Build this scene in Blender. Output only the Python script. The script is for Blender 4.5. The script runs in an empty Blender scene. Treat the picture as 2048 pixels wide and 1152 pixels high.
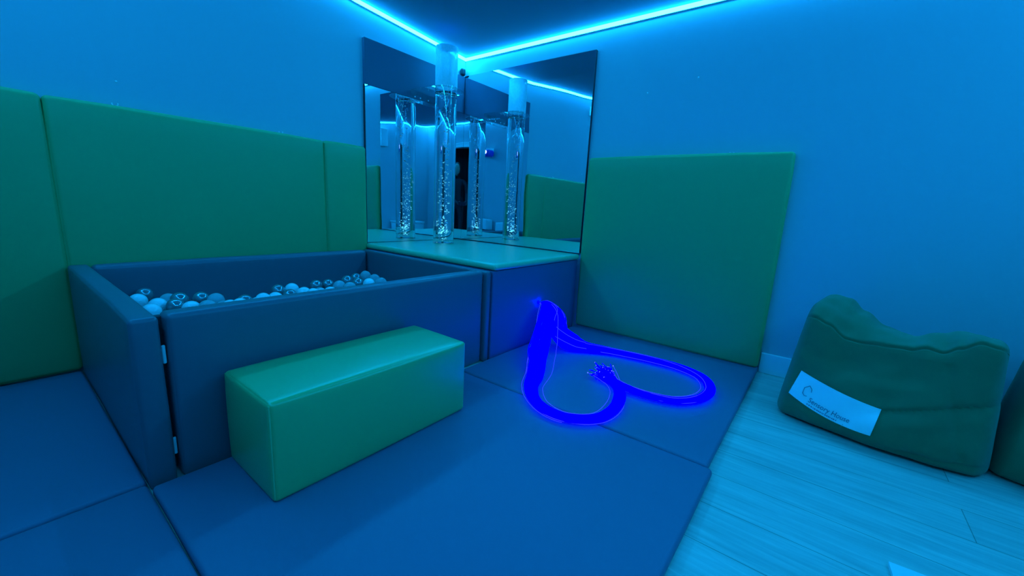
import bpy, bmesh, math, random
from mathutils import Vector, Matrix, noise
from mathutils.bvhtree import BVHTree
random.seed(7)
S = bpy.context.scene
COL = S.collection

# ------------------------------------------------------------------ camera
CAM = Vector((-2.882137, -2.861097, 0.931003))
YAW, PIT, ROL, FPX = 0.6507615, -0.1961920, 0.0530002, 813.343
_cy, _sy, _cp, _sp = math.cos(YAW), math.sin(YAW), math.cos(PIT), math.sin(PIT)
CF = Vector((_cy*_cp, _sy*_cp, _sp))
_r = Vector((_sy, -_cy, 0)); _u = _r.cross(CF)
CR = math.cos(ROL)*_r + math.sin(ROL)*_u
CU = -math.sin(ROL)*_r + math.cos(ROL)*_u
cd = bpy.data.cameras.new('camera'); cam = bpy.data.objects.new('camera', cd); COL.objects.link(cam)
cd.sensor_width = 36; cd.lens = FPX/2048*36; cd.clip_start = 0.01
m = Matrix((CR, CU, -CF)).transposed().to_4x4(); m.translation = CAM; cam.matrix_world = m
S.camera = cam
def ray(px, py):                       # direction of the sight line through a photo pixel, used to measure the place
    return (CF + CR*((px-1024)/FPX) - CU*((py-576)/FPX))
def at(px, py, axis, val):
    d = ray(px, py); return CAM + d*((val-CAM[axis])/d[axis])

# ------------------------------------------------------------------ helpers
def link(o, parent=None):
    COL.objects.link(o)
    if parent: o.parent = parent
    return o
def obj(name, bm, mat, parent=None, smooth=True, loc=(0,0,0)):
    me = bpy.data.meshes.new(name)
    if smooth:
        for f in bm.faces: f.smooth = True
    bm.normal_update()
    for e in bm.edges:
        if len(e.link_faces) == 2 and e.calc_face_angle(0) > .75: e.smooth = False
    bm.to_mesh(me); bm.free()
    me.materials.append(mat)
    o = bpy.data.objects.new(name, me); o.location = loc
    return link(o, parent)
def thing(name, label, cat, loc=(0,0,0), group=None, rz=0):
    o = bpy.data.objects.new(name, None); COL.objects.link(o); o.location = loc; o.rotation_euler = (0,0,rz)
    o.empty_display_size = .05
    return tag(o, label, cat, group)
def tag(o, label, cat, group=None):
    o['label'] = label; o['category'] = cat
    if group: o['group'] = group
    return o
def struct(name, bm, mat, smooth=False):
    o = obj(name, bm, mat, None, smooth); o['kind'] = 'structure'; return o
def add_box(bm, a, b):
    x0,y0,z0 = a; x1,y1,z1 = b
    v = [bm.verts.new(p) for p in ((x0,y0,z0),(x1,y0,z0),(x1,y1,z0),(x0,y1,z0),(x0,y0,z1),(x1,y0,z1),(x1,y1,z1),(x0,y1,z1))]
    for f in ((3,2,1,0),(4,5,6,7),(0,1,5,4),(1,2,6,5),(2,3,7,6),(3,0,4,7)): bm.faces.new([v[i] for i in f])
def box(a, b):
    bm = bmesh.new(); add_box(bm, a, b); return bm
def soft_box(a, b, r=.015, puff=0., n=10, bm=None, seed=0, wob=0.):
    """upholstered block: rounded edges, faces swelling slightly"""
    own = bm or bmesh.new()
    a = Vector(a); b = Vector(b); c = (a+b)/2; h = (b-a)/2
    r = min(r, min(h)*.98)
    ax = []
    for i in range(3):
        e = [h[i]-r+r*math.sin(k/4*math.pi/2) for k in range(5)]
        t = [-q for q in reversed(e)]
        m_ = n if h[i] > .12 else 3
        t += [-(h[i]-r) + 2*(h[i]-r)*k/m_ for k in range(1, m_)] + e
        ax.append(t)
    cache = {}
    def V(p):
        k = (round(p[0],6), round(p[1],6), round(p[2],6))
        if k in cache: return cache[k]
        q = Vector(p)
        core = Vector([max(-(h[i]-r), min(h[i]-r, q[i])) for i in range(3)])
        d = q-core
        if d.length > 1e-9: q = core + d.normalized()*r
        if puff:
            for i in range(3):
                j, l = (i+1)%3, (i+2)%3
                if abs(p[i]) > h[i]-1e-6:
                    s = (1-(p[j]/h[j])**2)*(1-(p[l]/h[l])**2)
                    q[i] += math.copysign(puff*max(0,s)**.6, p[i])
        q += c
        if wob:
            nn = noise.noise_vector(q*3.1+Vector((seed,seed*2,0)))
            q += nn*wob
        cache[k] = own.verts.new(q); return cache[k]
    for i in range(3):
        j, l = (i+1)%3, (i+2)%3
        for s in (-1, 1):
            for u in range(len(ax[j])-1):
                for v in range(len(ax[l])-1):
                    q = []
                    for du, dv in ((0,0),(1,0),(1,1),(0,1)):
                        p = [0,0,0]; p[i] = s*h[i]; p[j] = ax[j][u+du]; p[l] = ax[l][v+dv]; q.append(V(p))
                    if s < 0: q.reverse()
                    q2 = list(dict.fromkeys(q))
                    if len(q2) > 2:
                        try: own.faces.new(q2)
                        except ValueError: pass
    return own
def tube(bm, pts, r, sides=6, cap=True, rads=None):
    pts = [Vector(p) for p in pts]
    rings = []; up = Vector((0,0,1)); prev = None
    for i, p in enumerate(pts):
        t = (pts[min(i+1,len(pts)-1)] - pts[max(i-1,0)])
        if t.length < 1e-9: t = Vector((0,0,1))
        t.normalize()
        if prev is None:
            nrm = t.cross(up)
            if nrm.length < .05: nrm = t.cross(Vector((1,0,0)))
        else:
            nrm = prev - t*prev.dot(t)
        nrm.normalize(); prev = nrm; bi = t.cross(nrm)
        rr = rads[i] if rads else r
        rings.append([bm.verts.new(p + nrm*rr*math.cos(2*math.pi*k/sides) + bi*rr*math.sin(2*math.pi*k/sides)) for k in range(sides)])
    for A, B in zip(rings, rings[1:]):
        for k in range(sides):
            bm.faces.new((A[k], A[(k+1)%sides], B[(k+1)%sides], B[k]))
    if cap:
        bm.faces.new(rings[0][::-1]); bm.faces.new(rings[-1])
    return bm
def lathe(bm, prof, c=(0,0), n=48, closed=False):
    rings = []
    for r, z in prof:
        rings.append([bm.verts.new((c[0]+r*math.cos(2*math.pi*k/n), c[1]+r*math.sin(2*math.pi*k/n), z)) for k in range(n)])
    prs = list(zip(rings, rings[1:])) + ([(rings[-1], rings[0])] if closed else [])
    for A, B in prs:
        for k in range(n): bm.faces.new((A[k], A[(k+1)%n], B[(k+1)%n], B[k]))
    if not closed:
        bm.faces.new(rings[0][::-1]); bm.faces.new(rings[-1])
    bmesh.ops.recalc_face_normals(bm, faces=bm.faces)
    return bm
def ball_into(bm, c, r, seg=10):
    c = Vector(c); vs = max(4, seg*2//3)
    top = bm.verts.new(c+Vector((0,0,r))); bot = bm.verts.new(c-Vector((0,0,r))); R_ = []
    for i in range(1, vs):
        a = math.pi*i/vs
        R_.append([bm.verts.new(c+Vector((r*math.sin(a)*math.cos(2*math.pi*k/seg), r*math.sin(a)*math.sin(2*math.pi*k/seg), r*math.cos(a)))) for k in range(seg)])
    for k in range(seg):
        bm.faces.new((top, R_[0][k], R_[0][(k+1)%seg])); bm.faces.new((bot, R_[-1][(k+1)%seg], R_[-1][k]))
    for A, B in zip(R_, R_[1:]):
        for k in range(seg): bm.faces.new((A[k], B[k], B[(k+1)%seg], A[(k+1)%seg]))
def crom(pts, n):
    """Catmull-Rom through the points, n samples per span"""
    P = [Vector(p) for p in pts]; P = [P[0]*2-P[1]] + P + [P[-1]*2-P[-2]]; out = []
    for i in range(1, len(P)-2):
        for k in range(n):
            t = k/n; a,b,c,d = P[i-1:i+3]
            out.append(.5*((2*b)+(c-a)*t+(2*a-5*b+4*c-d)*t*t+(3*b-a-3*c+d)*t**3))
    out.append(P[-2]); return out

# ------------------------------------------------------------------ materials
def mat(name, col, rough=.5, metal=0., spec=.5, emis=None, es=0., trans=0., ior=1.45, sheen=0., coat=0.):
    M = bpy.data.materials.new(name); M.use_nodes = True
    b = M.node_tree.nodes['Principled BSDF']
    b.inputs['Base Color'].default_value = (*col, 1); b.inputs['Roughness'].default_value = rough
    b.inputs['Metallic'].default_value = metal; b.inputs['Specular IOR Level'].default_value = spec
    b.inputs['IOR'].default_value = ior; b.inputs['Transmission Weight'].default_value = trans
    b.inputs['Sheen Weight'].default_value = sheen; b.inputs['Coat Weight'].default_value = coat; b.inputs['Coat Roughness'].default_value = .33 if 'vinyl' in name else .04
    if emis: b.inputs['Emission Color'].default_value = (*emis, 1); b.inputs['Emission Strength'].default_value = es
    return M
def noise_bump(M, scale, strength, dist=.002, detail=3, stretch=None, colvar=0.):
    nt = M.node_tree; N = nt.nodes; L = nt.links; b = N['Principled BSDF']
    tc = N.new('ShaderNodeTexCoord'); mp = N.new('ShaderNodeMapping'); nz = N.new('ShaderNodeTexNoise'); bp = N.new('ShaderNodeBump')
    nz.inputs['Scale'].default_value = scale; nz.inputs['Detail'].default_value = detail
    if stretch: mp.inputs['Scale'].default_value = stretch
    bp.inputs['Strength'].default_value = strength; bp.inputs['Distance'].default_value = dist
    L.new(tc.outputs['Object'], mp.inputs['Vector']); L.new(mp.outputs['Vector'], nz.inputs['Vector'])
    L.new(nz.outputs['Fac'], bp.inputs['Height']); L.new(bp.outputs['Normal'], b.inputs['Normal'])
    if colvar:
        col = b.inputs['Base Color'].default_value[:]
        n2 = N.new('ShaderNodeTexNoise'); n2.inputs['Scale'].default_value = 6; n2.inputs['Detail'].default_value = 5
        mx = N.new('ShaderNodeMix'); mx.data_type = 'RGBA'
        mx.inputs['A'].default_value = (*[c*(1-colvar) for c in col[:3]],1); mx.inputs['B'].default_value = (*[min(1,c*(1+colvar)) for c in col[:3]],1)
        L.new(tc.outputs['Object'], n2.inputs['Vector']); L.new(n2.outputs['Fac'], mx.inputs['Factor']); L.new(mx.outputs['Result'], b.inputs['Base Color'])
    return M
M_wall = noise_bump(mat('painted_plaster', (.54,.54,.56), .7, spec=.25), 160, .12, .001)
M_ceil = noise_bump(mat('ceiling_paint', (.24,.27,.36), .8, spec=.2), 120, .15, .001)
M_green = noise_bump(mat('green_vinyl', (.055,.40,.125), .45, spec=.7), 420, .12, .0008, 2)
M_bench = noise_bump(mat('bright_green_vinyl', (.07,.50,.14), .38, spec=.9, coat=1.), 420, .1, .0008, 2)
M_pad = noise_bump(mat('pale_green_vinyl', (.16,.58,.30), .33, spec=1., coat=.5), 420, .1, .0008, 2)  # green vinyl, reflected sheen of tape and mirrors painted in as a paler colour
M_grey = noise_bump(mat('slate_vinyl', (.12,.135,.165), .45, spec=.4, coat=.35), 420, .14, .0008, 2)
M_mat = noise_bump(mat('floor_mat_vinyl', (.16,.165,.245), .5, spec=.4), 300, .16, .001, 2)
M_boxb = noise_bump(mat('navy_vinyl', (.10,.12,.22), .45, spec=.4), 420, .12, .0008, 2)
M_piping = mat('green_piping', (.12,.6,.25), .4)
M_black = mat('black_board', (.03,.03,.035), .5)
M_board = mat('dark_board', (.09,.115,.17), .6, spec=.3)
M_velcro = mat('pale_webbing', (.7,.7,.72), .6)
M_white = mat('white_plastic', (.8,.8,.8), .4)
M_trim = mat('white_gloss_paint', (.82,.82,.82), .35)
M_plasticdark = mat('dark_plastic', (.02,.02,.025), .4)
M_fleece = noise_bump(mat('green_fleece', (.032,.185,.082), .9, spec=.15, sheen=.25), 900, .5, .002, 3, colvar=.12)
M_patch = noise_bump(mat('white_satin_patch', (.88,.90,.90), .6), 700, .15, .0006)
M_ink = mat('print_ink', (.10,.16,.22), .7)
M_ink2 = mat('small_print_ink', (.16,.26,.36), .7)
M_ballw = mat('white_ball_plastic', (.82,.82,.82), .15, coat=.3)
M_ballg = mat('pearl_grey_ball_plastic', (.30,.30,.31), .16, metal=.5, coat=.6)
M_ballc = mat('clear_ball_plastic', (.75,.8,.82), .12, trans=.55, ior=1.2, coat=.3)
M_acryl = mat('clear_acrylic', (1,1,1), .0, trans=1., ior=1.49)
M_sheet = mat('clear_acrylic_sheet', (.97,1,1), .02, trans=1., ior=1.49)
M_sheet.node_tree.nodes['Principled BSDF'].inputs['Alpha'].default_value = .45
M_water = mat('water', (.97,.99,1), .0, trans=1., ior=1.333)
M_bubble = mat('bubble', (1,1,1), .3, spec=.8)
M_bubble.node_tree.nodes['Principled BSDF'].inputs['Subsurface Weight'].default_value = 1.
M_bubble.node_tree.nodes['Principled BSDF'].inputs['Subsurface Radius'].default_value = (.01,.01,.01)
M_bubble.node_tree.nodes['Principled BSDF'].inputs['Subsurface Scale'].default_value = 1.
M_cord = mat('clear_air_line', (.75,.8,.82), .3)
M_paper = mat('white_card', (.85,.85,.85), .6)
M_cloth = mat('dark_clothing', (.02,.02,.025), .8)
M_skin = mat('skin', (.45,.28,.2), .55)
M_hair = mat('dark_hair', (.02,.015,.012), .6)
M_hall = mat('hall_shade', (.12,.12,.13), .8)  # dark colour standing for the unlit passage
M_table = mat('dark_table', (.05,.055,.07), .5)

# mirror with the slow waves of an acrylic sheet
M_mirror = mat('acrylic_mirror', (.80,.83,.86), .0, metal=1.)
noise_bump(M_mirror, 2.2, .35, .004, 1)
# condensation inside the top of the tube
M_mist = bpy.data.materials.new('condensation'); M_mist.use_nodes = True
nt = M_mist.node_tree; nt.nodes.clear()
o_ = nt.nodes.new('ShaderNodeOutputMaterial'); mx = nt.nodes.new('ShaderNodeMixShader'); tr = nt.nodes.new('ShaderNodeBsdfTransparent'); tl = nt.nodes.new('ShaderNodeBsdfTranslucent'); df = nt.nodes.new('ShaderNodeBsdfDiffuse'); ad = nt.nodes.new('ShaderNodeMixShader')
nz = nt.nodes.new('ShaderNodeTexNoise'); nz.inputs['Scale'].default_value = 14; rp = nt.nodes.new('ShaderNodeMapRange'); rp.inputs['To Min'].default_value = .34; rp.inputs['To Max'].default_value = .5
for n_ in (tl, df): n_.inputs['Color'].default_value = (.9,.95,.95,1)
nt.links.new(nz.outputs['Fac'], rp.inputs['Value']); nt.links.new(rp.outputs['Result'], mx.inputs['Fac'])
nt.links.new(tl.outputs[0], ad.inputs[1]); nt.links.new(df.outputs[0], ad.inputs[2]); nt.links.new(tr.outputs[0], mx.inputs[1]); nt.links.new(ad.outputs[0], mx.inputs[2]); nt.links.new(mx.outputs[0], o_.inputs[0])

LED_S = 118.
M_led = mat('led_strip', (0,0,0), .6, emis=(.0038,.375,1), es=LED_S)
M_channel = mat('led_channel', (.25,.25,.25), .5)
M_fibre = mat('side_glow_fibre', (.0,.0,.02), .9, spec=.0, emis=(.0,.0,1), es=4)
M_fibre2 = mat('side_glow_fibre_loose', (.02,.02,.1), .5, emis=(.022,.028,1), es=2.0)
M_tip = mat('fibre_tip', (.1,.1,.3), .3, emis=(.12,.13,1), es=2.6)
M_port = mat('light_port', (0,0,0), .4, emis=(.0,.0,1), es=260.)
M_lens = mat('projector_lens', (0,0,0), .4, emis=(.12,.2,1), es=14.)
M_proj = mat('blue_projector_body', (.03,.04,.35), .25, emis=(.0,.0,.25), es=.3)

# laminate floor: long boards with grain and fine joints
M_floor = mat('pale_oak_laminate', (.6,.56,.48), .38, spec=.4)
nt = M_floor.node_tree; N = nt.nodes; L = nt.links; b = N['Principled BSDF']
tc = N.new('ShaderNodeTexCoord'); mp = N.new('ShaderNodeMapping'); mp.inputs['Rotation'].default_value = (0,0,math.radians(90))
br = N.new('ShaderNodeTexBrick'); br.offset = .37; br.inputs['Scale'].default_value = 1; br.inputs['Brick Width'].default_value = 1.28; br.inputs['Row Height'].default_value = .19
br.inputs['Mortar Size'].default_value = .0013; br.inputs['Color1'].default_value = (.66,.62,.53,1); br.inputs['Color2'].default_value = (.56,.52,.44,1); br.inputs['Mortar'].default_value = (.28,.25,.2,1)
g1 = N.new('ShaderNodeMapping'); g1.inputs['Scale'].default_value = (22, 1.3, 1)
n1 = N.new('ShaderNodeTexNoise'); n1.inputs['Scale'].default_value = 2.6; n1.inputs['Detail'].default_value = 7; n1.inputs['Distortion'].default_value = .8
cr = N.new('ShaderNodeMapRange'); cr.inputs['From Min'].default_value = .3; cr.inputs['From Max'].default_value = .7; cr.inputs['To Min'].default_value = .82; cr.inputs['To Max'].default_value = 1.12
g2 = N.new('ShaderNodeMapping'); g2.inputs['Scale'].default_value = (5, .7, 1)
n2 = N.new('ShaderNodeTexNoise'); n2.inputs['Scale'].default_value = 1.1; n2.inputs['Detail'].default_value = 3; n2.inputs['Distortion'].default_value = 1.5
c2 = N.new('ShaderNodeMapRange'); c2.inputs['From Min'].default_value = .3; c2.inputs['From Max'].default_value = .7; c2.inputs['To Min'].default_value = .88; c2.inputs['To Max'].default_value = 1.08
mu = N.new('ShaderNodeMath'); mu.operation = 'MULTIPLY'
vm = N.new('ShaderNodeVectorMath'); vm.operation = 'SCALE'; bp = N.new('ShaderNodeBump'); bp.inputs['Strength'].default_value = .15; bp.inputs['Distance'].default_value = .001
L.new(tc.outputs['Object'], mp.inputs['Vector']); L.new(mp.outputs['Vector'], br.inputs['Vector'])
L.new(tc.outputs['Object'], g1.inputs['Vector']); L.new(g1.outputs[0], n1.inputs['Vector']); L.new(n1.outputs['Fac'], cr.inputs['Value'])
L.new(tc.outputs['Object'], g2.inputs['Vector']); L.new(g2.outputs[0], n2.inputs['Vector']); L.new(n2.outputs['Fac'], c2.inputs['Value'])
L.new(cr.outputs[0], mu.inputs[0]); L.new(c2.outputs[0], mu.inputs[1]); L.new(br.outputs['Color'], vm.inputs[0]); L.new(mu.outputs[0], vm.inputs['Scale'])
L.new(vm.outputs[0], b.inputs['Base Color']); L.new(n1.outputs['Fac'], bp.inputs['Height']); L.new(bp.outputs[0], b.inputs['Normal'])

# ------------------------------------------------------------------ room shell (corner of the two mirror walls at the origin, room at x<0, y<0)
XB, YB = -3.34, -4.38
def zc(x):
    s = -x; return 2.226 + (.06*s if s < 1.1 else .066 + .115*(s-1.1))
XS = [0, -.35, -1.1, -1.8, -2.5, XB]
def wall_along_x(name, y0, y1):
    bm = bmesh.new()
    for a, c in zip([.12]+XS[1:-1]+[XB], XS[1:]+[XB-.12]) if False else zip(XS[:-1], XS[1:]):
        za, zb = zc(a), zc(c)
        v = [bm.verts.new(p) for p in ((a,y0,0),(c,y0,0),(c,y0,zb),(a,y0,za),(a,y1,0),(c,y1,0),(c,y1,zb),(a,y1,za))]
        for f in ((0,1,2,3),(7,6,5,4),(3,2,6,7),(4,5,1,0)): bm.faces.new([v[i] for i in f])
    bmesh.ops.remove_doubles(bm, verts=bm.verts, dist=1e-5)
    bmesh.ops.recalc_face_normals(bm, faces=bm.faces)
    return struct(name, bm, M_wall)
wall_along_x('wall_left', 0, .12)
wall_along_x('wall_rear', YB-.12, YB)
struct('wall_right', box((0, YB-.12, 0), (.12, .12, zc(0))), M_wall)
DY0, DY1, DZ = -3.86, -3.08, 2.05
bm = bmesh.new()
for a, b_ in (((XB-.12, DY1, 0), (XB, .12, zc(XB))), ((XB-.12, YB-.12, 0), (XB, DY0, zc(XB))), ((XB-.12, DY0, DZ), (XB, DY1, zc(XB)))): add_box(bm, a, b_)
struct('wall_back', bm, M_wall)
bm = bmesh.new()
for a, c in zip(XS[:-1], XS[1:]):
    v = [bm.verts.new(p) for p in ((a,.12,zc(a)),(c,.12,zc(c)),(c,YB-.12,zc(c)),(a,YB-.12,zc(a)),(a,.12,zc(a)+.1),(c,.12,zc(c)+.1),(c,YB-.12,zc(c)+.1),(a,YB-.12,zc(a)+.1))]
    for f in ((3,2,1,0),(4,5,6,7)): bm.faces.new([v[i] for i in f])
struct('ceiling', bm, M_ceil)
struct('floor', box((XB-1.6, YB-.12, -.1), (.12, .12, 0)), M_floor)
# passage behind the doorway, its darkness put into the wall colour
bm = bmesh.new()
for a, b_ in (((XB-1.6, DY0-.5, 0), (XB-1.5, DY1+.5, 2.4)), ((XB-1.5, DY0-.5, 0), (XB-.12, DY0-.4, 2.4)), ((XB-1.5, DY1+.4, 0), (XB-.12, DY1+.5, 2.4)), ((XB-1.5, DY0-.4, 2.3), (XB-.12, DY1+.4, 2.4))): add_box(bm, a, b_)
struct('wall_passage', bm, M_hall)
bm = bmesh.new()
for a, b_ in (((XB, DY1, 0), (XB+.018, DY1+.06, DZ+.06)), ((XB, DY0-.06, 0), (XB+.018, DY0, DZ+.06)), ((XB, DY0, DZ), (XB+.018, DY1, DZ+.06)), ((XB+.012, DY0-.07, DZ+.06), (XB+.03, DY1+.07, DZ+.085))): add_box(bm, a, b_)
struct('trim_1', bm, M_trim)
def skirting(name, a, b_):
    bm = soft_box(a, b_, .005, n=2); return struct(name, bm, M_trim, True)
skirting('baseboard_right', (-.016, YB, 0), (0, -2.645, .128))
skirting('baseboard_rear', (XB+.05, YB, 0), (-.018, YB+.016, .128))
skirting('baseboard_back', (XB, DY1+.062, 0), (XB+.016, -2.66, .128))

# ------------------------------------------------------------------ LED tape round the top of all four walls
led = thing('led_strip_light', 'thin glowing cyan LED tape running along the top of the walls under the ceiling', 'light', (0,0,zc(0)))
def zled(x): return zc(x) - .001
loop = [(x, 0) for x in reversed(XS)]
bm = bmesh.new(); bc = bmesh.new(); LH = .020
inn = .003
path = [(XB+inn, -inn)] + [(x, -inn) for x in reversed(XS[1:-1])] + [(-inn, -inn), (-inn, YB+inn)] + [(x, YB+inn) for x in XS[1:-1]] + [(XB+inn, YB+inn), (XB+inn, -inn)]
path0 = [(XB, 0)] + [(x, 0) for x in reversed(XS[1:-1])] + [(0, 0), (0, YB)] + [(x, YB) for x in XS[1:-1]] + [(XB, YB), (XB, 0)]
n0 = len(path0)-1
def inset(off):
    res = []
    for x, y in path0: res.append((max(XB+off, min(-off, x)), max(YB+off, min(-off, y))))
    return res
lo_, up_ = inset(.002), inset(.018)
for i in range(n0):
    q = [bm.verts.new((*lo_[i], zled(lo_[i][0])-LH)), bm.verts.new((*lo_[i+1], zled(lo_[i+1][0])-LH)), bm.verts.new((*up_[i+1], zled(up_[i+1][0]))), bm.verts.new((*up_[i], zled(up_[i][0])))]
    bm.faces.new(q)
glow = obj('led_tape', bm, M_led, led, False); glow.location = -led.location
bm = bmesh.new()
for (xa, ya), (xb, yb) in zip(path, path[1:]):
    t = Vector((xb-xa, yb-ya, 0)).normalized(); nn = Vector((-t.y, t.x, 0))*.004
    q = []
    for (x, y) in ((xa, ya), (xb, yb)):
        for s in (1, -1):
            for dz in (-LH-.004, -LH-.001): q.append(bm.verts.new((x+nn.x*s*.5, y+nn.y*s*.5, zled(x)+dz)))
    for f in ((0,1,5,4),(3,2,6,7),(0,4,6,2),(1,3,7,5)): bm.faces.new([q[i] for i in f])
bmesh.ops.recalc_face_normals(bm, faces=bm.faces)
ch = obj('channel', bm, M_channel, led, False); ch.location = -led.location

# ------------------------------------------------------------------ wall pads
T = .06; PT = 1.309
def pad(name, a, b_, label, group, material=M_green, puff=.006, r=.018, seed=0):
    a = Vector(a); b_ = Vector(b_); base = Vector(((a.x+b_.x)/2, (a.y+b_.y)/2, a.z))
    bm = soft_box(a-base, b_-base, r, puff, 14, wob=.002, seed=seed)
    o = obj(name, bm, material, None, True, base); tag(o, label, 'wall pad' if 'wall' in name else 'mat', group); return o
G = 'green wall pads'
pad('wall_pad', (-1.386,-T,.035), (-1.072,0,PT-.002), 'narrow green vinyl wall pad beside the mirrors, behind the right pit end', G, seed=1)
pad('wall_pad', (-2.655,-T,.035), (-1.390,0,PT-.002), 'wide green vinyl wall pad standing behind the ball pit on the left wall', G, seed=2)
pad('wall_pad', (XB+.002,-T,.035), (-2.659,0,PT), 'green vinyl wall pad at the far left, left of the ball pit', G, seed=3)
pad('wall_pad', (-T,-2.640,.035), (0,-1.363,PT+.008), 'square green vinyl wall pad on the right wall between platform and beanbag', G, seed=4)

# ------------------------------------------------------------------ floor mats
G = 'dark blue grey floor mats'
Z = .034
pad('floor_mat', (-1.352,-2.645,0), (-.008,-1.368,Z), 'slate blue floor mat below the square wall pad, under the glowing fibres', G, M_mat, .0, .014, 5)
pad('floor_mat', (-2.662,-2.665,0), (-1.356,-1.345,Z), 'large slate blue floor mat in the foreground under the green bench block', G, M_mat, .0, .014, 6)
pad('floor_mat', (XB+.002,-2.655,0), (-2.666,-1.318,Z), 'slate blue floor mat at the bottom left corner of the photo', G, M_mat, .0, .014, 7)
pad('floor_mat', (XB+.002,-1.308,0), (-2.665,-.064,Z), 'slate blue floor mat at the left, below the far left wall pad', G, M_mat, .0, .014, 8)

# ------------------------------------------------------------------ ball pit
pit = thing('ball_pit', 'rectangular slate blue vinyl ball pit full of plastic balls along the left wall', 'ball pit', (-1.9,-.7,0))
def pp(name, a, b_, m_, r=.02, puff=.004, parent=pit, lab=None, seed=0, wob=.0025):
    o = obj(name, soft_box(a, b_, r, puff, 16, seed=seed, wob=wob), m_, parent); o.location = -parent.location
    if lab: o['label'] = lab
    return o
ZW = .556
pp('side_panel', (-2.662,-1.322,.004), (-2.592,-.070,ZW), M_grey, .013, .003, seed=11)
pp('side_panel', (-2.577,-1.318,.004), (-1.133,-1.238,ZW), M_grey, .016, .004, seed=12)
pp('side_panel', (-2.588,-.146,.004), (-1.133,-.070,ZW), M_grey, .022, .003, seed=13)
pp('side_panel', (-1.126,-1.338,.004), (-1.084,-.070,ZW), M_grey, .014, .0, seed=14, wob=.0)
pp('pit_base', (-2.585,-1.232,.004), (-1.133,-.146,.04), M_grey, .01, 0, seed=15, wob=0)
pp('gap_shade', (-2.594,-1.27,.06), (-2.574,-1.245,.545), M_black, .004, 0, lab='dark strip added for the shade in the corner gap', wob=0)  # black strip added behind the slit to stand for its shade
for z in (.43, .12):
    pp('fastening_tab', (-2.5915,-1.306,z-.03), (-2.5815,-1.298,z+.03), M_velcro, .004, 0, lab='pale webbing fastening tab', wob=0)

# balls -- positions measured from the photograph, settled against each other
BR = .0372
spec = [(289,590,'g'),(276,603,'w'),(337,602,'c'),(316,612,'w'),(359,600,'g'),(351,613,'g'),(402,598,'g'),(432,601,'c'),
 (383,618,'w'),(416,616,'c'),(461,615,'w'),(490,604,'g'),(303,624,'w'),(448,616,'c'),(481,612,'w'),(527,600,'w'),(516,609,'w'),(556,582,'g'),(551,598,'w'),
 (584,579,'w'),(580,592,'g'),(608,587,'w'),(632,572,'g'),(656,570,'g'),(640,588,'c'),(661,586,'w'),(679,573,'c'),(694,562,'g'),
 (700,576,'c'),(712,557,'g'),(716,567,'g'),(731,552,'c'),(738,568,'w'),(749,559,'c'),(762,566,'c'),(627,590,'w'),(500,610,'c')]
placed = []
for px, py, k in spec:
    best = None
    for i in range(60):
        for sgn in (1, -1):
            z = .402 + sgn*i*.002
            if z > .50 or z < .30: continue
            p = at(px, py, 2, z)
            if not (-2.588+BR < p.x < -1.136-BR and -1.232+BR < p.y < -.15-BR): continue
            if all((p-q).length > 2*BR*1.0 for q, _, _ in placed): best = p; break
        if best: break
    if best: placed.append((best, k, (px, py)))
def ordinal(n):
    w = ['first','second','third','fourth','fifth','sixth','seventh','eighth','ninth','tenth','eleventh','twelfth','thirteenth','fourteenth','fifteenth','sixteenth','seventeenth','eighteenth','nineteenth','twentieth']
    return w[n-1]
def ball_mesh(m_, name):
    bm = bmesh.new(); bmesh.ops.create_uvsphere(bm, u_segments=32, v_segments=20, radius=BR)
    for v in bm.verts:               # shallow moulding ring round the equator
        if abs(v.co.z) < .002: v.co.x *= .985; v.co.y *= .985
    for f in bm.faces: f.smooth = True
    me = bpy.data.meshes.new(name); bm.to_mesh(me); bm.free(); me.materials.append(m_); return me
BM = {'w': ball_mesh(M_ballw, 'white_ball'), 'g': ball_mesh(M_ballg, 'grey_ball'), 'c': ball_mesh(M_ballc, 'clear_ball')}
BN = {'w': 'white plastic', 'g': 'shiny grey plastic', 'c': 'translucent clear plastic'}
proto = {}
for k in 'wgc':
    row = sorted([q for q in placed if q[1] == k], key=lambda q: q[2][0])
    for i, (p, _, _) in enumerate(row):
        if k not in proto:
            o = bpy.data.objects.new('play_ball', BM[k]); proto[k] = o
        else: o = proto[k].copy()
        COL.objects.link(o); o.location = p; o.rotation_euler = (random.uniform(-1.2,1.2), random.uniform(-1.2,1.2), 0)
        side = 'first' if i == 0 else ordinal(i+1)
        tag(o, f'{BN[k]} ball in the ball pit, {side} from the left among the {BN[k].split()[-2] if k=="x" else {"w":"white","g":"grey","c":"clear"}[k]} ones', 'ball', 'balls in the ball pit')
# bed of balls underneath, out of the photo's sight
bm = bmesh.new(); random.seed(3)
d = 2*BR
for layer, zz in enumerate((.285, .285+.82*d)):
    j = 0; y = -1.232+BR+.004
    while y < -.15-BR:
        x = -2.588+BR+.002+(j % 2)*BR+layer*BR
        while x < -1.136-BR:
            p = Vector((x, y+layer*.02, zz))
            ok = all((p-q).length > d*.99 for q, _, _ in placed)
            if layer and (y > -.55 or y < -1.15): ok = False
            if ok: ball_into(bm, p, BR*.985, 14)
            x += d*1.005
        y += d*.872; j += 1
bed = obj('ball_bed', bm, M_ballg, None); bed['kind'] = 'stuff'
tag(bed, 'lower bed of plastic balls filling the ball pit under the visible ones', 'balls')

# ------------------------------------------------------------------ corner platform
plat = thing('corner_platform', 'raised corner platform, navy box with green padded top, below the mirrors', 'platform', (-.54,-.68,0))
pp('platform_box', (-1.078,-1.345,.0), (-.062,-.002,.556), M_boxb, .008, .0, plat, 'dark blue box front', wob=0)
pp('top_pad', (-1.080,-1.362,.558), (-.062,-.002,.600), M_pad, .02, .0, plat, 'green padded top, paled for its sheen', seed=21, wob=.001)

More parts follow.
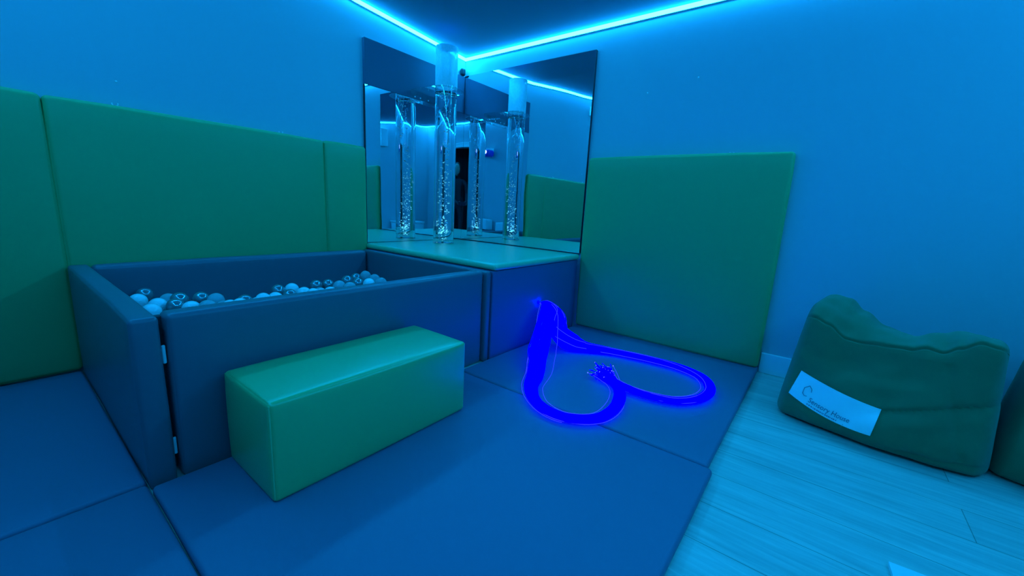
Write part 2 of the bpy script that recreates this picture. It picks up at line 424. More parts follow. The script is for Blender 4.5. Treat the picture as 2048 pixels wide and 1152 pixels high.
# ------------------------------------------------------------------ mirrors
mt = .026
ml = thing('wall_mirror', 'tall mirror sheet on the left wall of the corner, below the dark board', 'mirror', (-.53,0,.602))
def pm(name, a, b_, m_, parent, lab=None):
    o = obj(name, box(a, b_), m_, parent, False); o.location = -parent.location
    if lab: o['label'] = lab
    return o
pm('backing_board', (-1.050,-mt+.004,.602), (-.028,0,1.752), M_black, ml)
pm('mirror_sheet', (-1.049,-mt,.603), (-.027,-mt+.004,1.751), M_mirror, ml)
mr = thing('wall_mirror', 'large mirror sheet on the right wall of the corner, above the platform', 'mirror', (0,-.67,.602))
pm('backing_board', (-mt+.004,-1.332,.602), (0,0,2.070), M_black, mr)
pm('mirror_sheet', (-mt,-1.331,.603), (-mt+.004,-.027,2.069), M_mirror, mr)
bd = obj('wall_board', box((-.511,-mt,0), (.511,0,.310)), M_board, None, False, (-.539,0,1.754))
tag(bd, 'dark blue board on the left wall directly above the shorter mirror', 'board')

# ------------------------------------------------------------------ bubble tube
TX, TY = -.49, -.28; TR = .086; WL = 1.788; TT = 2.118
tb = thing('bubble_tube', 'tall clear water filled bubble tube standing on the corner platform', 'bubble tube', (TX,TY,.6))
def tp(name, bm, m_, lab=None, stuff=False, parent=tb):
    o = obj(name, bm, m_, parent); o.location = (0,0,0) if parent is not tb else (-TX,-TY,-.6)
    if lab: o['label'] = lab
    if stuff: o['kind'] = 'stuff'
    return o
bm = lathe(bmesh.new(), [(TR,.602),(TR,TT),(TR-.005,TT),(TR-.005,.602)], (TX,TY), 64, True); tp('acrylic_tube', bm, M_acryl)
bm = lathe(bmesh.new(), [(TR-.0049,.606),(TR-.0049,WL-.002),(TR-.008,WL)], (TX,TY), 64); tp('water_column', bm, M_water)
bm = lathe(bmesh.new(), [(TR+.0010,WL+.045),(TR+.0010,TT-.002),(TR+.0004,TT-.002),(TR+.0004,WL+.045)], (TX,TY), 48, True); tp('condensation', bm, M_mist, 'misted top of the tube above the water')
bm = lathe(bmesh.new(), [(TR-.0005,TT+.0005),(TR-.0005,TT+.004),(.004,TT+.004),(.004,TT+.0005)], (TX,TY), 48, True); tp('tube_cap', bm, mat('cap_acrylic', (.35,.45,.9), .3))
bm = bmesh.new(); random.seed(11)
for i in range(260):
    z = .62 + (1.14)*random.random()**1.7
    if z > 1.22 and random.random() < .35: continue
    a = random.uniform(0, 2*math.pi); rr = .034*math.sqrt(random.random())*(1.1 if z < 1.2 else .8)
    ox = .012*math.sin(z*7); oy = .012*math.cos(z*5+1)
    ball_into(bm, Vector((TX+ox+rr*math.cos(a), TY+oy+rr*math.sin(a), z)), random.choice((.0026,.0034,.0042,.0055)), 8)
for i in range(26):
    a = random.uniform(0, 2*math.pi); rr = random.uniform(.03,.072)
    ball_into(bm, Vector((TX+rr*math.cos(a), TY+rr*math.sin(a), WL-random.uniform(.006,.05 if i%2 else .012))), random.choice((.003,.004)), 8)
tp('bubbles', bm, M_bubble, 'stream of small bright bubbles', True)
bm = bmesh.new()
tube(bm, crom([(TX-.02,TY-.03,1.62),(TX-.015,TY-.02,1.70),(TX+.0,TY-.02,1.80),(TX-.02,TY-.03,1.88)], 8), .0022)
tp('air_line', bm, M_cord)
bm = bmesh.new()
tube(bm, crom([(TX+.045,TY+.03,1.40),(TX+.05,TY+.028,1.70),(TX+.058,TY+.02,1.98),(TX+.05,TY+.02,2.09),(TX+.02,TY-.01,2.105),(TX+.0,TY-.03,2.07)], 8), .0022)
tp('air_line', bm, M_cord)
bl = bpy.data.lights.new('tube_base_lamp', 'SPOT'); bl.energy = 60; bl.color = (.12,.75,1); bl.spot_size = math.radians(50); bl.shadow_soft_size = .02; bl.use_nodes = True
lf = bl.node_tree.nodes.new('ShaderNodeLightFalloff'); lf.inputs['Strength'].default_value = 1.2; bl.node_tree.links.new(lf.outputs['Linear'], bl.node_tree.nodes['Emission'].inputs['Strength'])
lo = bpy.data.objects.new('base_lamp', bl); link(lo, tb); lo.location = (0,0,.012); lo.rotation_euler = (math.pi,0,0)
# acrylic bracket holding the tube to the wall
ZB = 1.812
brk = thing('acrylic_bracket', 'clear acrylic collar bracket holding the bubble tube to the mirrored wall', 'bracket', (-.45,-mt,ZB))
out = [(-.640,-mt),(-.652,-.10)]
for k in range(17):
    a = math.radians(190 + k*10.0); out.append((TX+.145*math.cos(a)-.0, TY+.125*math.sin(a)))
out += [(-.30,-mt)]
bm = bmesh.new(); n = len(out); ni = 48
def ringpts(z): return [bm.verts.new((x,y,z)) for x,y in out]
# plate with a round hole: bridge outline to hole by angle-sorted strip
def resample(poly, m_):
    P = [Vector((x,y,0)) for x,y in poly]; P.append(P[0]); Ls = [0]
    for a, b_ in zip(P, P[1:]): Ls.append(Ls[-1]+(b_-a).length)
    res = []
    for i in range(m_):
        s = Ls[-1]*i/m_
        for j in range(len(Ls)-1):
            if Ls[j+1] >= s: res.append(P[j].lerp(P[j+1], (s-Ls[j])/max(1e-9, Ls[j+1]-Ls[j]))); break
    return res
O2 = resample(out, 96); O2 = [Vector((max(-.66,p.x), p.y, 0)) for p in O2]
hole = []
for p in O2:
    dd = (p-Vector((TX,TY,0))).normalized(); hole.append(Vector((TX,TY,0))+dd*(TR+.0015))
rg = [[bm.verts.new((p.x,p.y,z)) for p in Q] for Q, z in ((O2,ZB),(O2,ZB-.004),(hole,ZB-.004),(hole,ZB))]
for A, B in ((rg[0],rg[1]),(rg[1],rg[2]),(rg[2],rg[3]),(rg[3],rg[0])):
    for k in range(96): bm.faces.new((A[k], A[(k+1)%96], B[(k+1)%96], B[k]))
bmesh.ops.recalc_face_normals(bm, faces=bm.faces)
o = obj('collar_plate', bm, M_sheet, brk, False); o.location = -brk.location
pm('wall_flange', (-.640,-mt-.0062,ZB-.085), (-.300,-mt-.0002,ZB-.0042), M_sheet, brk)
for x in (-.60,-.545,-.46,-.37):
    bm = bmesh.new(); lathe(bm, [(.006,0),(.006,.002),(.003,.003)], (0,0), 14)
    s = obj('screw', bm, M_white, brk); s.location = Vector((x,-mt-.0065,ZB-.045)) - brk.location; s.rotation_euler = (math.pi/2,0,0)

# little black sensor on its lead in the corner above the mirrors
sn = thing('corner_sensor', 'small rounded black device on a lead high in the mirrored corner', 'sensor', (-.05,-.02,2.10))
bm = soft_box((-.024,-.018,-.032), (.024,.018,.032), .017, 0, 3); o = obj('housing', bm, M_plasticdark, sn)
bm = bmesh.new(); tube(bm, crom([(0,0,-.03),(.004,.002,-.05),(.018,.006,-.066),(.03,0,-.08),(.035,-.01,-.13)], 6), .003); obj('lead', bm, M_plasticdark, sn)

# ------------------------------------------------------------------ bench block
bn = thing('bench_block', 'long bright green vinyl foam bench block on the mat in front of the ball pit', 'bench', (-2.058,-1.527,Z))
BL, BW, BH = .79, .345, .318
o = obj('foam_block', soft_box((-BL/2,-BW/2,0), (BL/2,BW/2,BH), .014, .009, 16, wob=.0015, seed=30), M_bench, bn)
for sx in (-1, 1):
    bm = bmesh.new(); x = sx*(BL/2-.004); c = .006
    loop = [(x,-BW/2+c,.012),(x,-BW/2+c,BH-c-.004),(x,BW/2-c,BH-c-.004),(x,BW/2-c,.012)]
    pts = []
    for a, b_ in zip(loop, loop[1:]):
        for k in range(8): pts.append(Vector(a).lerp(Vector(b_), k/8))
    pts.append(Vector(loop[-1])); tube(bm, pts, .0028, 6)
    o = obj('seam', bm, M_piping, bn)

# ------------------------------------------------------------------ beanbags
BA = Vector((-.557,-2.772,0)); BU = Vector((-.1561,-.9877,0)).normalized(); BNn = Vector((.9877,-.1561,0)).normalized()
LB = .725
def lerp_tab(tab, u):
    if u <= tab[0][0]: return tab[0][1]
    for (a, va), (b_, vb) in zip(tab, tab[1:]):
        if u <= b_:
            t = (u-a)/(b_-a); t = t*t*(3-2*t); return va+(vb-va)*t
    return tab[-1][1]
HS = [(0,.515),(.05,.505),(.11,.485),(.2,.437),(.33,.438),(.43,.444),(.485,.468),(.53,.462),(.58,.492),(.637,.520),(.68,.51)]
HB = [(0,.56),(.07,.575),(.14,.560),(.22,.515),(.32,.470),(.43,.452),(.52,.475),(.60,.505),(.68,.50)]
DEP = .40
def bag_surface():
    NU, NS = 170, 210
    bm = bmesh.new(); rings = []
    seam = []
    for i in range(NU+1):
        t = i/NU; th = math.pi*t
        # position along, ends rounded
        re = .05
        if t < .16: q = t/.16; u = re*(1-math.cos(q*math.pi/2)); sc = math.sin(q*math.pi/2)
        elif t > .84: q = (1-t)/.16; u = LB - re*(1-math.cos(q*math.pi/2)); sc = math.sin(q*math.pi/2)
        else: u = re + (LB-2*re)*(t-.16)/.68; sc = 1
        hs, hb = lerp_tab(HS, u), lerp_tab(HB, u)
        bul = .10*math.sin(math.pi*min(1,max(0,u/LB)))**.8
        ctrl = [(.03-bul*.55, .004),(-.012-bul*.95,.06),(-.012-bul*.85,.15),(-.004-bul*.50,.26),(.004-bul*.15,hs-.09),(.006,hs-.018),(.028,hs+.016),
                (.11,(hs+hb)/2+.028),(.24,hb+.012),(DEP-.05,hb-.03),(DEP,hb-.14),(DEP+.01,.20),(DEP,.05),(DEP-.04,.004),(.20,.0)]
        cx = DEP*.45; cz = hs*.50
        P = []
        K = len(ctrl)
        for s in range(NS):
            g = s/NS*K; j = int(g); f = g-j
            a, b_, c, d_ = [Vector((*ctrl[(j+o)%K],0)) for o in (-1,0,1,2)]
            p = .5*((2*b_)+(c-a)*f+(2*a-5*b_+4*c-d_)*f*f+(3*b_-a-3*c+d_)*f**3)
            e = .55+.45*sc if sc < 1 else 1
            e = sc**.5 if sc > 0 else 0
            w = cx+(p.x-cx)*(.15+.85*e); z = p.y
            z = cz+(p.y-cz)*(.70+.30*e)
            if p.y < .03: z = max(0.003, z*(.3+.7*e)) if e < 1 else z
            uu = u + .055*(z/.5)*(1-u/LB) - .035*(z/.5)*(u/LB)
            # wrinkles
            nv = noise.noise(Vector((uu*6, z*9, w*6)))*.018 + noise.noise(Vector((uu*15, z*19+3, w*14)))*.006
            # crease running right from the label
            cz_l = .150 + .42*(uu-.33)
            if uu > .28: 
                dd = (z-cz_l)/.012; nv -= .014*math.exp(-dd*dd)*min(1,(uu-.28)/.08)*(1 if w < .1 else 0)
                dd = (z-cz_l+.05)/.03; nv += .008*math.exp(-dd*dd)*(1 if w < .1 else 0)
            dd = (z-.035-.05*max(0,uu-.45))/.010; nv -= .008*math.exp(-dd*dd)*min(1,max(0,(uu-.36)/.1))*(1 if w < .1 else 0)
            dd = (uu-.60+.25*(z-.2))/.016; nv -= .007*math.exp(-dd*dd)*(1 if w < .1 and .06 < z < .42 else 0)
            dd = (g-5.5)/.16; nv -= .011*math.exp(-dd*dd)*e
            dirv = Vector((w-cx, z-cz)); dirv = dirv.normalized() if dirv.length > 1e-6 else dirv
            w += dirv.x*nv; z = max(.002, z+dirv.y*nv*(1 if z > .03 else 0))
            P.append(BA + BU*uu + BNn*w + Vector((0,0,z)))
        rings.append([bm.verts.new(p) for p in P])
        si = int(5.55/K*NS)
        seam.append(P[si])
    for A, B in zip(rings, rings[1:]):
        for k in range(NS): bm.faces.new((A[k], B[k], B[(k+1)%NS], A[(k+1)%NS]))
    bm.faces.new(rings[0]); bm.faces.new(rings[-1][::-1])
    bmesh.ops.recalc_face_normals(bm, faces=bm.faces)
    return bm, seam
bag = thing('beanbag', 'dark green fleece beanbag with a white sewn label on the pale floor', 'beanbag', (-.45,-3.13,0))
bm, seam = bag_surface()
bvh = BVHTree.FromBMesh(bm)
cv = obj('cover', bm, M_fleece, bag); cv.location = -bag.location
bm = bmesh.new(); tube(bm, seam[10:-10], .003, 6); o = obj('top_seam', bm, M_fleece, bag); o.location = -bag.location
# label: white strip sewn on the front
TL = [(1603,741),(1683,786),(1763,819)]; BLn = [(1577,785),(1652,836),(1740,872)]
def quad(a, t):
    (x0,y0),(x1,y1),(x2,y2) = a
    cx = 2*x1-.5*(x0+x2); cy = 2*y1-.5*(y0+y2)
    return ((1-t)**2*x0+2*t*(1-t)*cx+t*t*x2, (1-t)**2*y0+2*t*(1-t)*cy+t*t*y2)
def lab_point(s, t, off):              # s along, t up (0..1) -> point on the bag surface
    a = quad(TL, s); b_ = quad(BLn, s); p = (b_[0]+(a[0]-b_[0])*t, b_[1]+(a[1]-b_[1])*t)
    d = ray(*p).normalized(); hit, nrm, _, _ = bvh.ray_cast(CAM, d)
    if hit is None: return at(p[0], p[1], 0, -.6)
    return hit - d*off
bm = bmesh.new(); NX, NY = 28, 10
# one smooth sheet: smoothed surface samples
grid = [[lab_point(i/NX, j/NY, .005) for j in range(NY+1)] for i in range(NX+1)]
for _ in range(6):
    g2_ = [[p.copy() for p in r_] for r_ in grid]
    for i in range(1, NX):
        for j in range(1, NY):
            av = (grid[i-1][j]+grid[i+1][j]+grid[i][j-1]+grid[i][j+1])/4
            d = (av-CAM).normalized()
            g2_[i][j] = av
    grid = g2_
vv = [[bm.verts.new(p) for p in r_] for r_ in grid]
for i in range(NX):
    for j in range(NY): bm.faces.new((vv[i][j], vv[i+1][j], vv[i+1][j+1], vv[i][j+1]))
bmesh.ops.recalc_face_normals(bm, faces=bm.faces)
ret = bmesh.ops.solidify(bm, geom=bm.faces[:], thickness=.0012)
patch = obj('label_patch', bm, M_patch, bag); patch.location = -bag.location; patch['label'] = 'white label with printed lettering'
def gp(s, t):
    x = min(NX-1e-6, max(0, s*NX)); y = min(NY-1e-6, max(0, t*NY)); i, j = int(x), int(y); fx, fy = x-i, y-j
    return grid[i][j]*(1-fx)*(1-fy)+grid[i+1][j]*fx*(1-fy)+grid[i][j+1]*(1-fx)*fy+grid[i+1][j+1]*fx*fy
def lettering(name, body, s0, t0, w, h, material):
    cu = bpy.data.curves.new(name, 'FONT'); cu.body = body; cu.size = 1; cu.resolution_u = 3
    tmp = bpy.data.objects.new(name, cu); COL.objects.link(tmp)
    dg = bpy.context.evaluated_depsgraph_get(); me = bpy.data.meshes.new_from_object(tmp.evaluated_get(dg)); bpy.data.objects.remove(tmp)
    bm = bmesh.new(); bm.from_mesh(me)
    xs = [v.co.x for v in bm.verts]; x0, x1 = min(xs), max(xs)
    for v in bm.verts:
        s = s0 + w*(v.co.x-x0)/(x1-x0); t = t0 + h*v.co.y
        p = gp(s, t); v.co = p + (CAM-p).normalized()*.0022
    o = obj(name, bm, material, patch, False); o.data.materials.clear(); o.data.materials.append(material); return o
lettering('lettering', 'Sensory House', .235, .165, .50, .24, M_ink)
lettering('lettering', 'recommended sensory products', .235, .045, .40, .10, M_ink2)['label'] = 'small line of print'
bpy.data.objects.remove(bpy.data.objects['lettering.001'])
# small print: a row of tiny dashes whose words cannot be read in the photo
bm = bmesh.new(); random.seed(5); s = .235
while s < .62:
    w = random.uniform(.008,.02)
    q = [gp(s,.055), gp(s+w,.055), gp(s+w,.095), gp(s,.095)]
    bm.faces.new([bm.verts.new(p+(CAM-p).normalized()*.0022) for p in q]); s += w+random.uniform(.004,.012)
obj('small_print', bm, M_ink2, patch, False)
bm = bmesh.new()                        # house outline mark
hp = [(.195,.30),(.165,.27),(.135,.32),(.125,.52),(.165,.68),(.205,.60),(.215,.50)]
for (a, b_), (c, d_) in zip(hp, hp[1:]):
    tube(bm, [gp(a+(c-a)*k/4, b_+(d_-b_)*k/4)+(CAM-gp(a,b_)).normalized()*.002 for k in range(5)], .0012, 5)
obj('house_mark', bm, M_ink, patch)

# second bag, seen only at the right border
bag2 = thing('beanbag', 'dark green fleece beanbag cut off by the right edge of the photo', 'beanbag', (-.42,-3.86,0))
c2m = bpy.data.objects.new('cover', cv.data.copy()); link(c2m, bag2)
ce = Vector((-.45,-3.13,0))
for v in c2m.data.vertices:
    p = v.co - Vector((-.40,-3.145,0)); a = math.radians(-2)
    q = Vector((p.x*math.cos(a)-p.y*math.sin(a), p.x*math.sin(a)+p.y*math.cos(a), p.z))
    v.co = Vector((q.x*1.0, q.y*1.0, q.z*.98))
c2m.location = (0,0,0)

# ------------------------------------------------------------------ fibre optic strands
fh = thing('fibre_optic_harness', 'glowing blue bundle of fibre optic strands looping over the floor mat', 'fibre optic light', (-.57,-1.365,.30))
mz = Z+.018
def on(px, py, z=mz+.006): return at(px, py, 2, z)
P0 = Vector((-.585,-1.375,.295))
pathL = [P0, Vector((-.62,-1.425,.305)), Vector((-.70,-1.49,.255)), at(1082,680,1,-1.56), Vector((-1.00,-1.64,.115)), on(1073,742), on(1062,775), on(1075,806), on(1112,829), on(1160,838), on(1205,833), on(1232,812), on(1240,788), on(1232,770), on(1220,760)]
pathR = [P0, Vector((-.59,-1.43,.305)), Vector((-.585,-1.50,.25)), at(1121,660,1,-1.56), Vector((-.58,-1.66,.09)), on(1175,692), on(1235,705), on(1300,719), on(1360,735), on(1405,755), on(1420,778), on(1402,796), on(1355,802), on(1300,792), on(1255,777), on(1228,764)]
spL = [.012,.022,.045,.06,.062,.05,.034,.028,.027,.027,.027,.028,.028,.030,.030]
spR = [.012,.024,.050,.066,.062,.040,.032,.030,.028,.026,.026,.026,.025,.025,.026,.028]
def strand_pts(path, spread, a, b_, wob, rnd):
    C = crom(path, 6); n = len(C); out = []
    ph = rnd.uniform(0, 6.28)
    for i, p in enumerate(C):
        g = i/(n-1)*(len(path)-1); j = min(int(g), len(path)-2); sp = spread[j]+(spread[j+1]-spread[j])*(g-j)
        t = (C[min(i+1,n-1)]-C[max(i-1,0)]).normalized(); sd = t.cross(Vector((0,0,1)))
        if sd.length < .1: sd = Vector((1,0,0))
        sd.normalize(); up = sd.cross(t)
        rot = ph*.0 + wob*math.sin(g*1.1+ph)
        aa = a*math.cos(rot)-b_*math.sin(rot); bb = a*math.sin(rot)+b_*math.cos(rot)
        q = p + sd*aa*sp + up*bb*sp*.55
        q.z = max(q.z, Z+.003+.002*abs(bb)); out.append(q)
    return out
def fan(end, dirv, rnd, L=.12):
    out = [end]; d = dirv.copy()
    side = d.cross(Vector((0,0,1))).normalized()
    d = (d + side*rnd.uniform(-.5,.5) + Vector((0,0,rnd.uniform(.0,.65)))).normalized()
    l = rnd.uniform(.3,1)*L
    for k in range(1, 6):
        q = out[-1] + d*l/5; d.z -= .05; q.z = max(q.z, Z+.004); out.append(q)
    return out
pathM = [P0, Vector((-.60,-1.43,.29)), at(1100,652,1,-1.53), on(1128,688,mz+.03), on(1175,699)] + pathR[6:]
spM = [.012,.022,.045,.050,.034] + spR[6:]
rnd = random.Random(21)
tips = bmesh.new(); tippos = []
tip_dir = (at(1188,742,2,.07)-at(1228,768,2,.07)).normalized()
for nm, path, spread, N_ in (('L',pathL,spL,120),('R',pathR,spR,90),('M',pathM,spM,60)):
    bm = bmesh.new()
    for i in range(N_):
        r_ = math.sqrt(rnd.random()); th = rnd.uniform(0, 6.283)
        pts = strand_pts(path, spread, r_*math.cos(th), r_*math.sin(th), .9, rnd)
        fp = fan(pts[-1], tip_dir, rnd, .13 if rnd.random() < .8 else .05); pts += fp[1:]
        tube(bm, pts, .0028, 5)
        if i % 3 == 0: tippos.append(pts[-1])
    o = obj('strand_bundle', bm, M_fibre, fh); o.location = -fh.location; o['kind'] = 'stuff'
# loose strands that wander from the bundles
loose = []
for i in range(8):
    path, spread = (pathL, spL) if i % 2 == 0 else (pathR, spR)
    th = rnd.uniform(0, 6.283); k = rnd.uniform(.9, 1.35)
    if i == 0: k = 1.7; th = math.pi
    if i == 1: k = 1.7; th = 0
    pts = strand_pts(path, spread, k*math.cos(th), k*math.sin(th), .5 if i > 1 else .1, rnd)
    if i % 5 == 2: pts = pts[:int(len(pts)*.6)]
    else: pts += fan(pts[-1], (tip_dir + Vector((.35,.25,.2))*(1 if i in (4,7,9) else .3)).normalized(), rnd, .13)[1:]; tippos.append(pts[-1])
    bm = bmesh.new(); tube(bm, pts, .0012, 5)
    o = obj('loose_strand', bm, M_fibre2, fh); o.location = -fh.location; o['label'] = 'thin paler blue strand straying from the bundle'
for p in tippos:
    bm = bmesh.new(); ball_into(bm, Vector((0,0,0)), .0028, 8)
    o = obj('fibre_tip', bm, M_tip, fh); o.location = p-fh.location
bm = bmesh.new(); lathe(bm, [(.013,0),(.013,.006),(.009,.008)], (0,0), 24)
o = obj('light_port', bm, M_port, fh); o.location = Vector((-.585,-1.346,.295))-fh.location; o.rotation_euler = (math.pi/2,0,0)

# ------------------------------------------------------------------ small things on the walls and floor
def hook(x, y, z, lab, grp='panel hooks'):
    h = thing('wall_hook', lab, 'hook', (x,y,z), grp)
    bm = bmesh.new(); pts = [Vector((.011*math.cos(a), 0, .011*math.sin(a))) for a in [math.radians(-200+k*23) for k in range(11)]]
    if abs(x) < .1: pts = [Vector((0,p.x,p.z)) for p in pts]
    tube(bm, pts, .003, 6); obj('ring', bm, M_white, h)
hook(-2.412,-.012,PT+.014, 'small white ring hook above the left part of the wide wall pad')
hook(-1.646,-.012,PT+.012, 'small white ring hook near the right end of the wide wall pad')
hook(-.012,-2.31,PT+.016, 'small white ring hook above the square pad on the right wall')
for p, lab in ((at(232,163,1,0), 'tiny white wall plug high on the left wall above the pads'), (at(1397,155,0,0), 'tiny white wall plug on the right wall, high above the square pad'), (at(1295,186,0,0), 'tiny white wall plug on the right wall, nearest the mirror edge')):
    bm = bmesh.new(); ball_into(bm, Vector((0,0,0)), .005, 10); o = obj('wall_plug', bm, M_white, None, True, p); tag(o, lab, 'wall plug', 'wall plugs')
# white card on the floor at the bottom border
c = at(1775,1130,2,0); d1 = (at(1832,1152,2,0)-c).normalized(); d2 = Vector((d1.y,-d1.x,0))
if d2.dot(CAM-c) < 0: d2 = -d2
card = bmesh.new()
vs = [card.verts.new(p) for p in (Vector((0,0,.0)), d1*.20, d1*.20+d2*.20, d2*.20)]
f = card.faces.new(vs); r = bmesh.ops.extrude_face_region(card, geom=[f]); bmesh.ops.translate(card, vec=(0,0,.012), verts=[v for v in r['geom'] if isinstance(v, bmesh.types.BMVert)])
bmesh.ops.recalc_face_normals(card, faces=card.faces)
o = obj('white_booklet', card, M_paper, None, False, (c.x,c.y,.0005)); tag(o, 'corner of a white booklet lying on the pale floor at the bottom border', 'booklet')

# things only the mirrors show, at the back of the room
pj = thing('effects_projector', 'blue lit projector on the back wall seen in the right mirror', 'projector', (XB+.03,-2.56,1.90))
o = obj('body', soft_box((0,-.11,-.075), (.20,.11,.06), .05, 0, 4), M_proj, pj)
bm = bmesh.new(); lathe(bm, [(.036,0),(.036,.012),(.028,.016)], (0,0), 20); o = obj('lens', bm, M_lens, pj); o.location = (.196,.03,.01); o.rotation_euler = (0,math.pi/2,0)
o = obj('wall_mount', box((-.029,-.05,.03), (.08,.05,.10)), M_white, pj, False)
tb2 = thing('low_table', 'low dark table against the back wall seen in the right mirror', 'table', (-3.2,-2.30,0))
o = obj('table_top', soft_box((-.13,-.44,.44), (.10,.44,.475), .008, 0, 3), M_table, tb2)
for sx in (-.11,.08):
    for sy in (-.42,.42): obj('leg', soft_box((sx-.018,sy-.018,0), (sx+.018,sy+.018,.441), .004, 0, 2), M_table, tb2)
for y0, y1, h, lab in ((-2.72,-2.42,.20,'white box on the dark low table in the right mirror, nearer the bubble tube'), (-2.2,-1.95,.16,'white box on the dark low table in the right mirror, further from the tube')):
    o = obj('white_box', soft_box((-.09,-(y1-y0)/2,0), (.09,(y1-y0)/2,h), .01, 0, 3), M_paper, None, True, (-3.2,(y0+y1)/2,.4755)); tag(o, lab, 'box', 'white boxes')
cb = thing('storage_chest', 'low white storage chest seen in the left mirror beyond the bubble tube', 'chest', (-2.62,YB+.2,0))
obj('body', soft_box((-.30,-.16,0), (.30,.16,.50), .01, 0, 3), M_paper, cb); obj('lid', soft_box((-.31,-.17,.502), (.31,.17,.54), .01, 0, 3), M_paper, cb)
wu = obj('wall_heater', soft_box((-.09,0,-.17), (.09,.08,.17), .02, 0, 3), M_white, None, True, (-2.15,YB+.002,2.13)); tag(wu, 'white wall unit high on the rear wall seen in the left mirror', 'wall unit')
wb = thing('led_controller', 'small white LED controller box with a hanging cable seen at the right mirror edge', 'controller', (-2.52,-.002,2.27))  # box taken to be the controller of the LED tape
obj('housing', soft_box((-.035,-.03,-.06), (.035,0,.06), .008, 0, 3), M_white, wb)
bm = bmesh.new(); tube(bm, crom([(.0,-.012,-.055),(.005,-.012,-.12),(.02,-.012,-.19),(-.01,-.010,-.22),(-.03,-.010,-.16)], 6), .003); obj('cable', bm, M_white, wb)

# ------------------------------------------------------------------ the photographer, reflected between the mirrors
ph = thing('person', 'person in dark clothes standing in the doorway holding up a phone, seen in the mirrors', 'person', (-3.22,-3.36,0))
def skin(name, V, E, m_, parent, lvl=2, root=0):
    me = bpy.data.meshes.new(name); me.from_pydata([v[0] for v in V], E, []); me.materials.append(m_)
    o = bpy.data.objects.new(name, me); link(o, parent)
    sk = o.modifiers.new('skin', 'SKIN'); sk.use_smooth_shade = True; ss = o.modifiers.new('sub', 'SUBSURF'); ss.levels = lvl; ss.render_levels = lvl
    for i, v in enumerate(V):
        rr = v[1]; me.skin_vertices[0].data[i].radius = rr if isinstance(rr, tuple) else (rr, rr); me.skin_vertices[0].data[i].use_root = (i == root)
    return o
PO = Vector((-3.22,-3.36,0))
fd = Vector((.8,.6,0)); sd = Vector((-.6,.8,0))          # facing the corner; sd = its left
pc = CAM - CF*.035                                       # phone centre
def L_(f, s, z): return fd*f + sd*s + Vector((0,0,z))
hl = pc - PO - CR*.075 - CF*.015; hr = pc - PO + CR*.075 - CF*.015
V = [(L_(0,0,.95),.14),(L_(0,0,1.10),.125),(L_(-.01,0,1.27),(.15,.12)),(L_(-.01,0,1.40),.10),(L_(0,0,1.47),.05),(L_(.02,0,1.53),.055),(L_(.035,0,1.60),(.075,.09)),(L_(.03,0,1.67),(.07,.085)),
     (L_(-.01,.18,1.38),.055),(L_(.06,.22,1.12),.042),(hl*.97+L_(0,.01,.0)*.0+Vector((-.02,-.02,-.01)),.026),
     (L_(-.01,-.18,1.38),.055),(L_(.06,-.22,1.12),.042),(hr+Vector((-.03,-.03,-.015)),.026),
     (L_(0,.09,.88),.085),(L_(.02,.10,.48),.056),(L_(-.01,.11,.10),.036),(L_(.10,.12,.035),.032),
     (L_(0,-.09,.88),.085),(L_(.02,-.10,.48),.056),(L_(-.01,-.11,.10),.036),(L_(.10,-.12,.035),.032)]
V[10] = (hl+Vector((-.03,-.03,-.015)),.026)
E_ = [(0,1),(1,2),(2,3),(3,4),(4,5),(5,6),(6,7),(3,8),(8,9),(9,10),(3,11),(11,12),(12,13),(0,14),(14,15),(15,16),(16,17),(0,18),(18,19),(19,20),(20,21)]
skin('body', V, E_, M_cloth, ph)
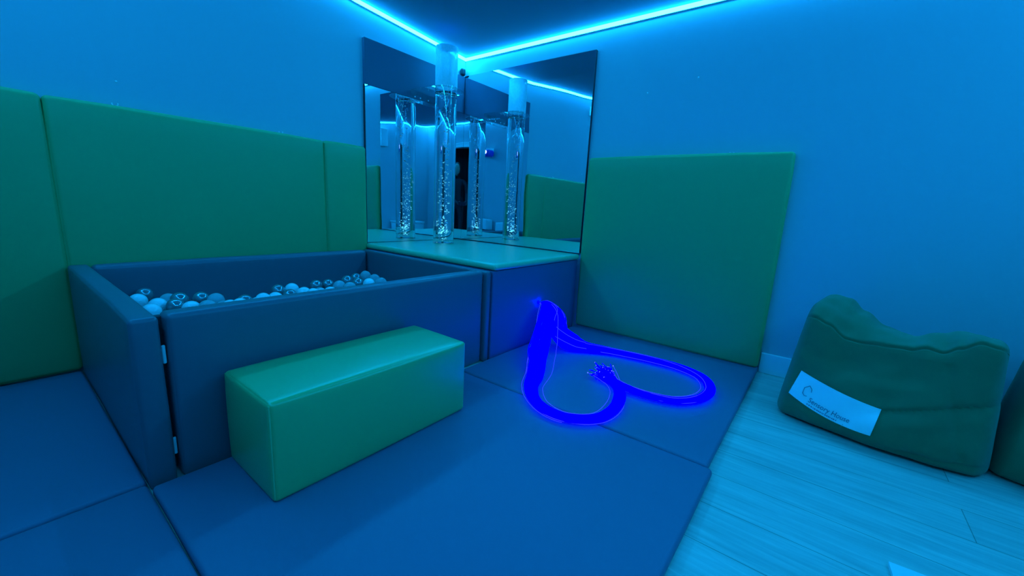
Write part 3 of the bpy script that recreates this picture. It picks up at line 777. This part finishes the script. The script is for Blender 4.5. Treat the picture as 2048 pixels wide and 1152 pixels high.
# face, hair and hands
bm = bmesh.new(); bmesh.ops.create_uvsphere(bm, u_segments=20, v_segments=14, radius=1)
for v in bm.verts:
    v.co = Vector((v.co.x*.082, v.co.y*.070, v.co.z*.112)); 
    if v.co.x > .06 and abs(v.co.y) < .02 and abs(v.co.z) < .03: v.co.x += .016
fc = obj('face', bm, M_skin, ph); fc.location = L_(.045,0,1.615); fc.rotation_euler = (0,.2,math.atan2(.6,.8))
bm = bmesh.new(); bmesh.ops.create_uvsphere(bm, u_segments=20, v_segments=14, radius=1)
for v in bm.verts: v.co = Vector((v.co.x*.092-.018, v.co.y*.083, v.co.z*.105+.028))
hr_ = obj('hair', bm, M_hair, ph); hr_.location = L_(.03,0,1.63); hr_.rotation_euler = (0,-.25,math.atan2(.6,.8))
for hnd, sg in ((hl, 1), (hr, -1)):
    inn_ = CR*sg
    V = [(hnd+Vector((-.03,-.03,-.015)),.02),(hnd-CF*.012,(.026,.016)),(hnd+inn_*.012-CF*.008,(.028,.015))]; E_ = [(0,1),(1,2)]
    for q in range(4):
        b0 = hnd+inn_*.014+CU*(.03-.02*q)-CF*.006; i0 = len(V)
        V += [(b0,.009),(b0+inn_*.022-CF*.006,.008),(b0+inn_*(.038-.004*abs(q-1.5))+CF*.0,.007)]; E_ += [(2,i0),(i0,i0+1),(i0+1,i0+2)]
    i0 = len(V); V += [(hnd-CU*.02+inn_*.01,.010),(hnd-CU*.035+inn_*.028-CF*.004,.008)]; E_ += [(1,i0),(i0,i0+1)]
    skin('hand', V, E_, M_skin, ph, 1)
pho = tag(obj('phone', soft_box((-.078,-.038,-.004), (.078,.038,.004), .004, 0, 3), M_plasticdark, None), 'dark phone held up by the person reflected in the mirrors', 'phone')
mm = Matrix((CR, CU, -CF)).transposed().to_4x4(); mm.translation = pc; pho.matrix_world = mm

# ------------------------------------------------------------------ world and view
w = bpy.data.worlds.new('world'); S.world = w; w.use_nodes = True
w.node_tree.nodes['Background'].inputs[0].default_value = (0,.002,.006,1); w.node_tree.nodes['Background'].inputs[1].default_value = 1
S.view_settings.view_transform = 'Standard'; S.view_settings.look = 'None'; S.view_settings.gamma = 1; S.view_settings.exposure = 0
cy = S.cycles
cy.max_bounces = 14; cy.diffuse_bounces = 4; cy.glossy_bounces = 8; cy.transmission_bounces = 14; cy.transparent_max_bounces = 12
cy.use_denoising = True; cy.sample_clamp_indirect = 6; cy.use_light_tree = True
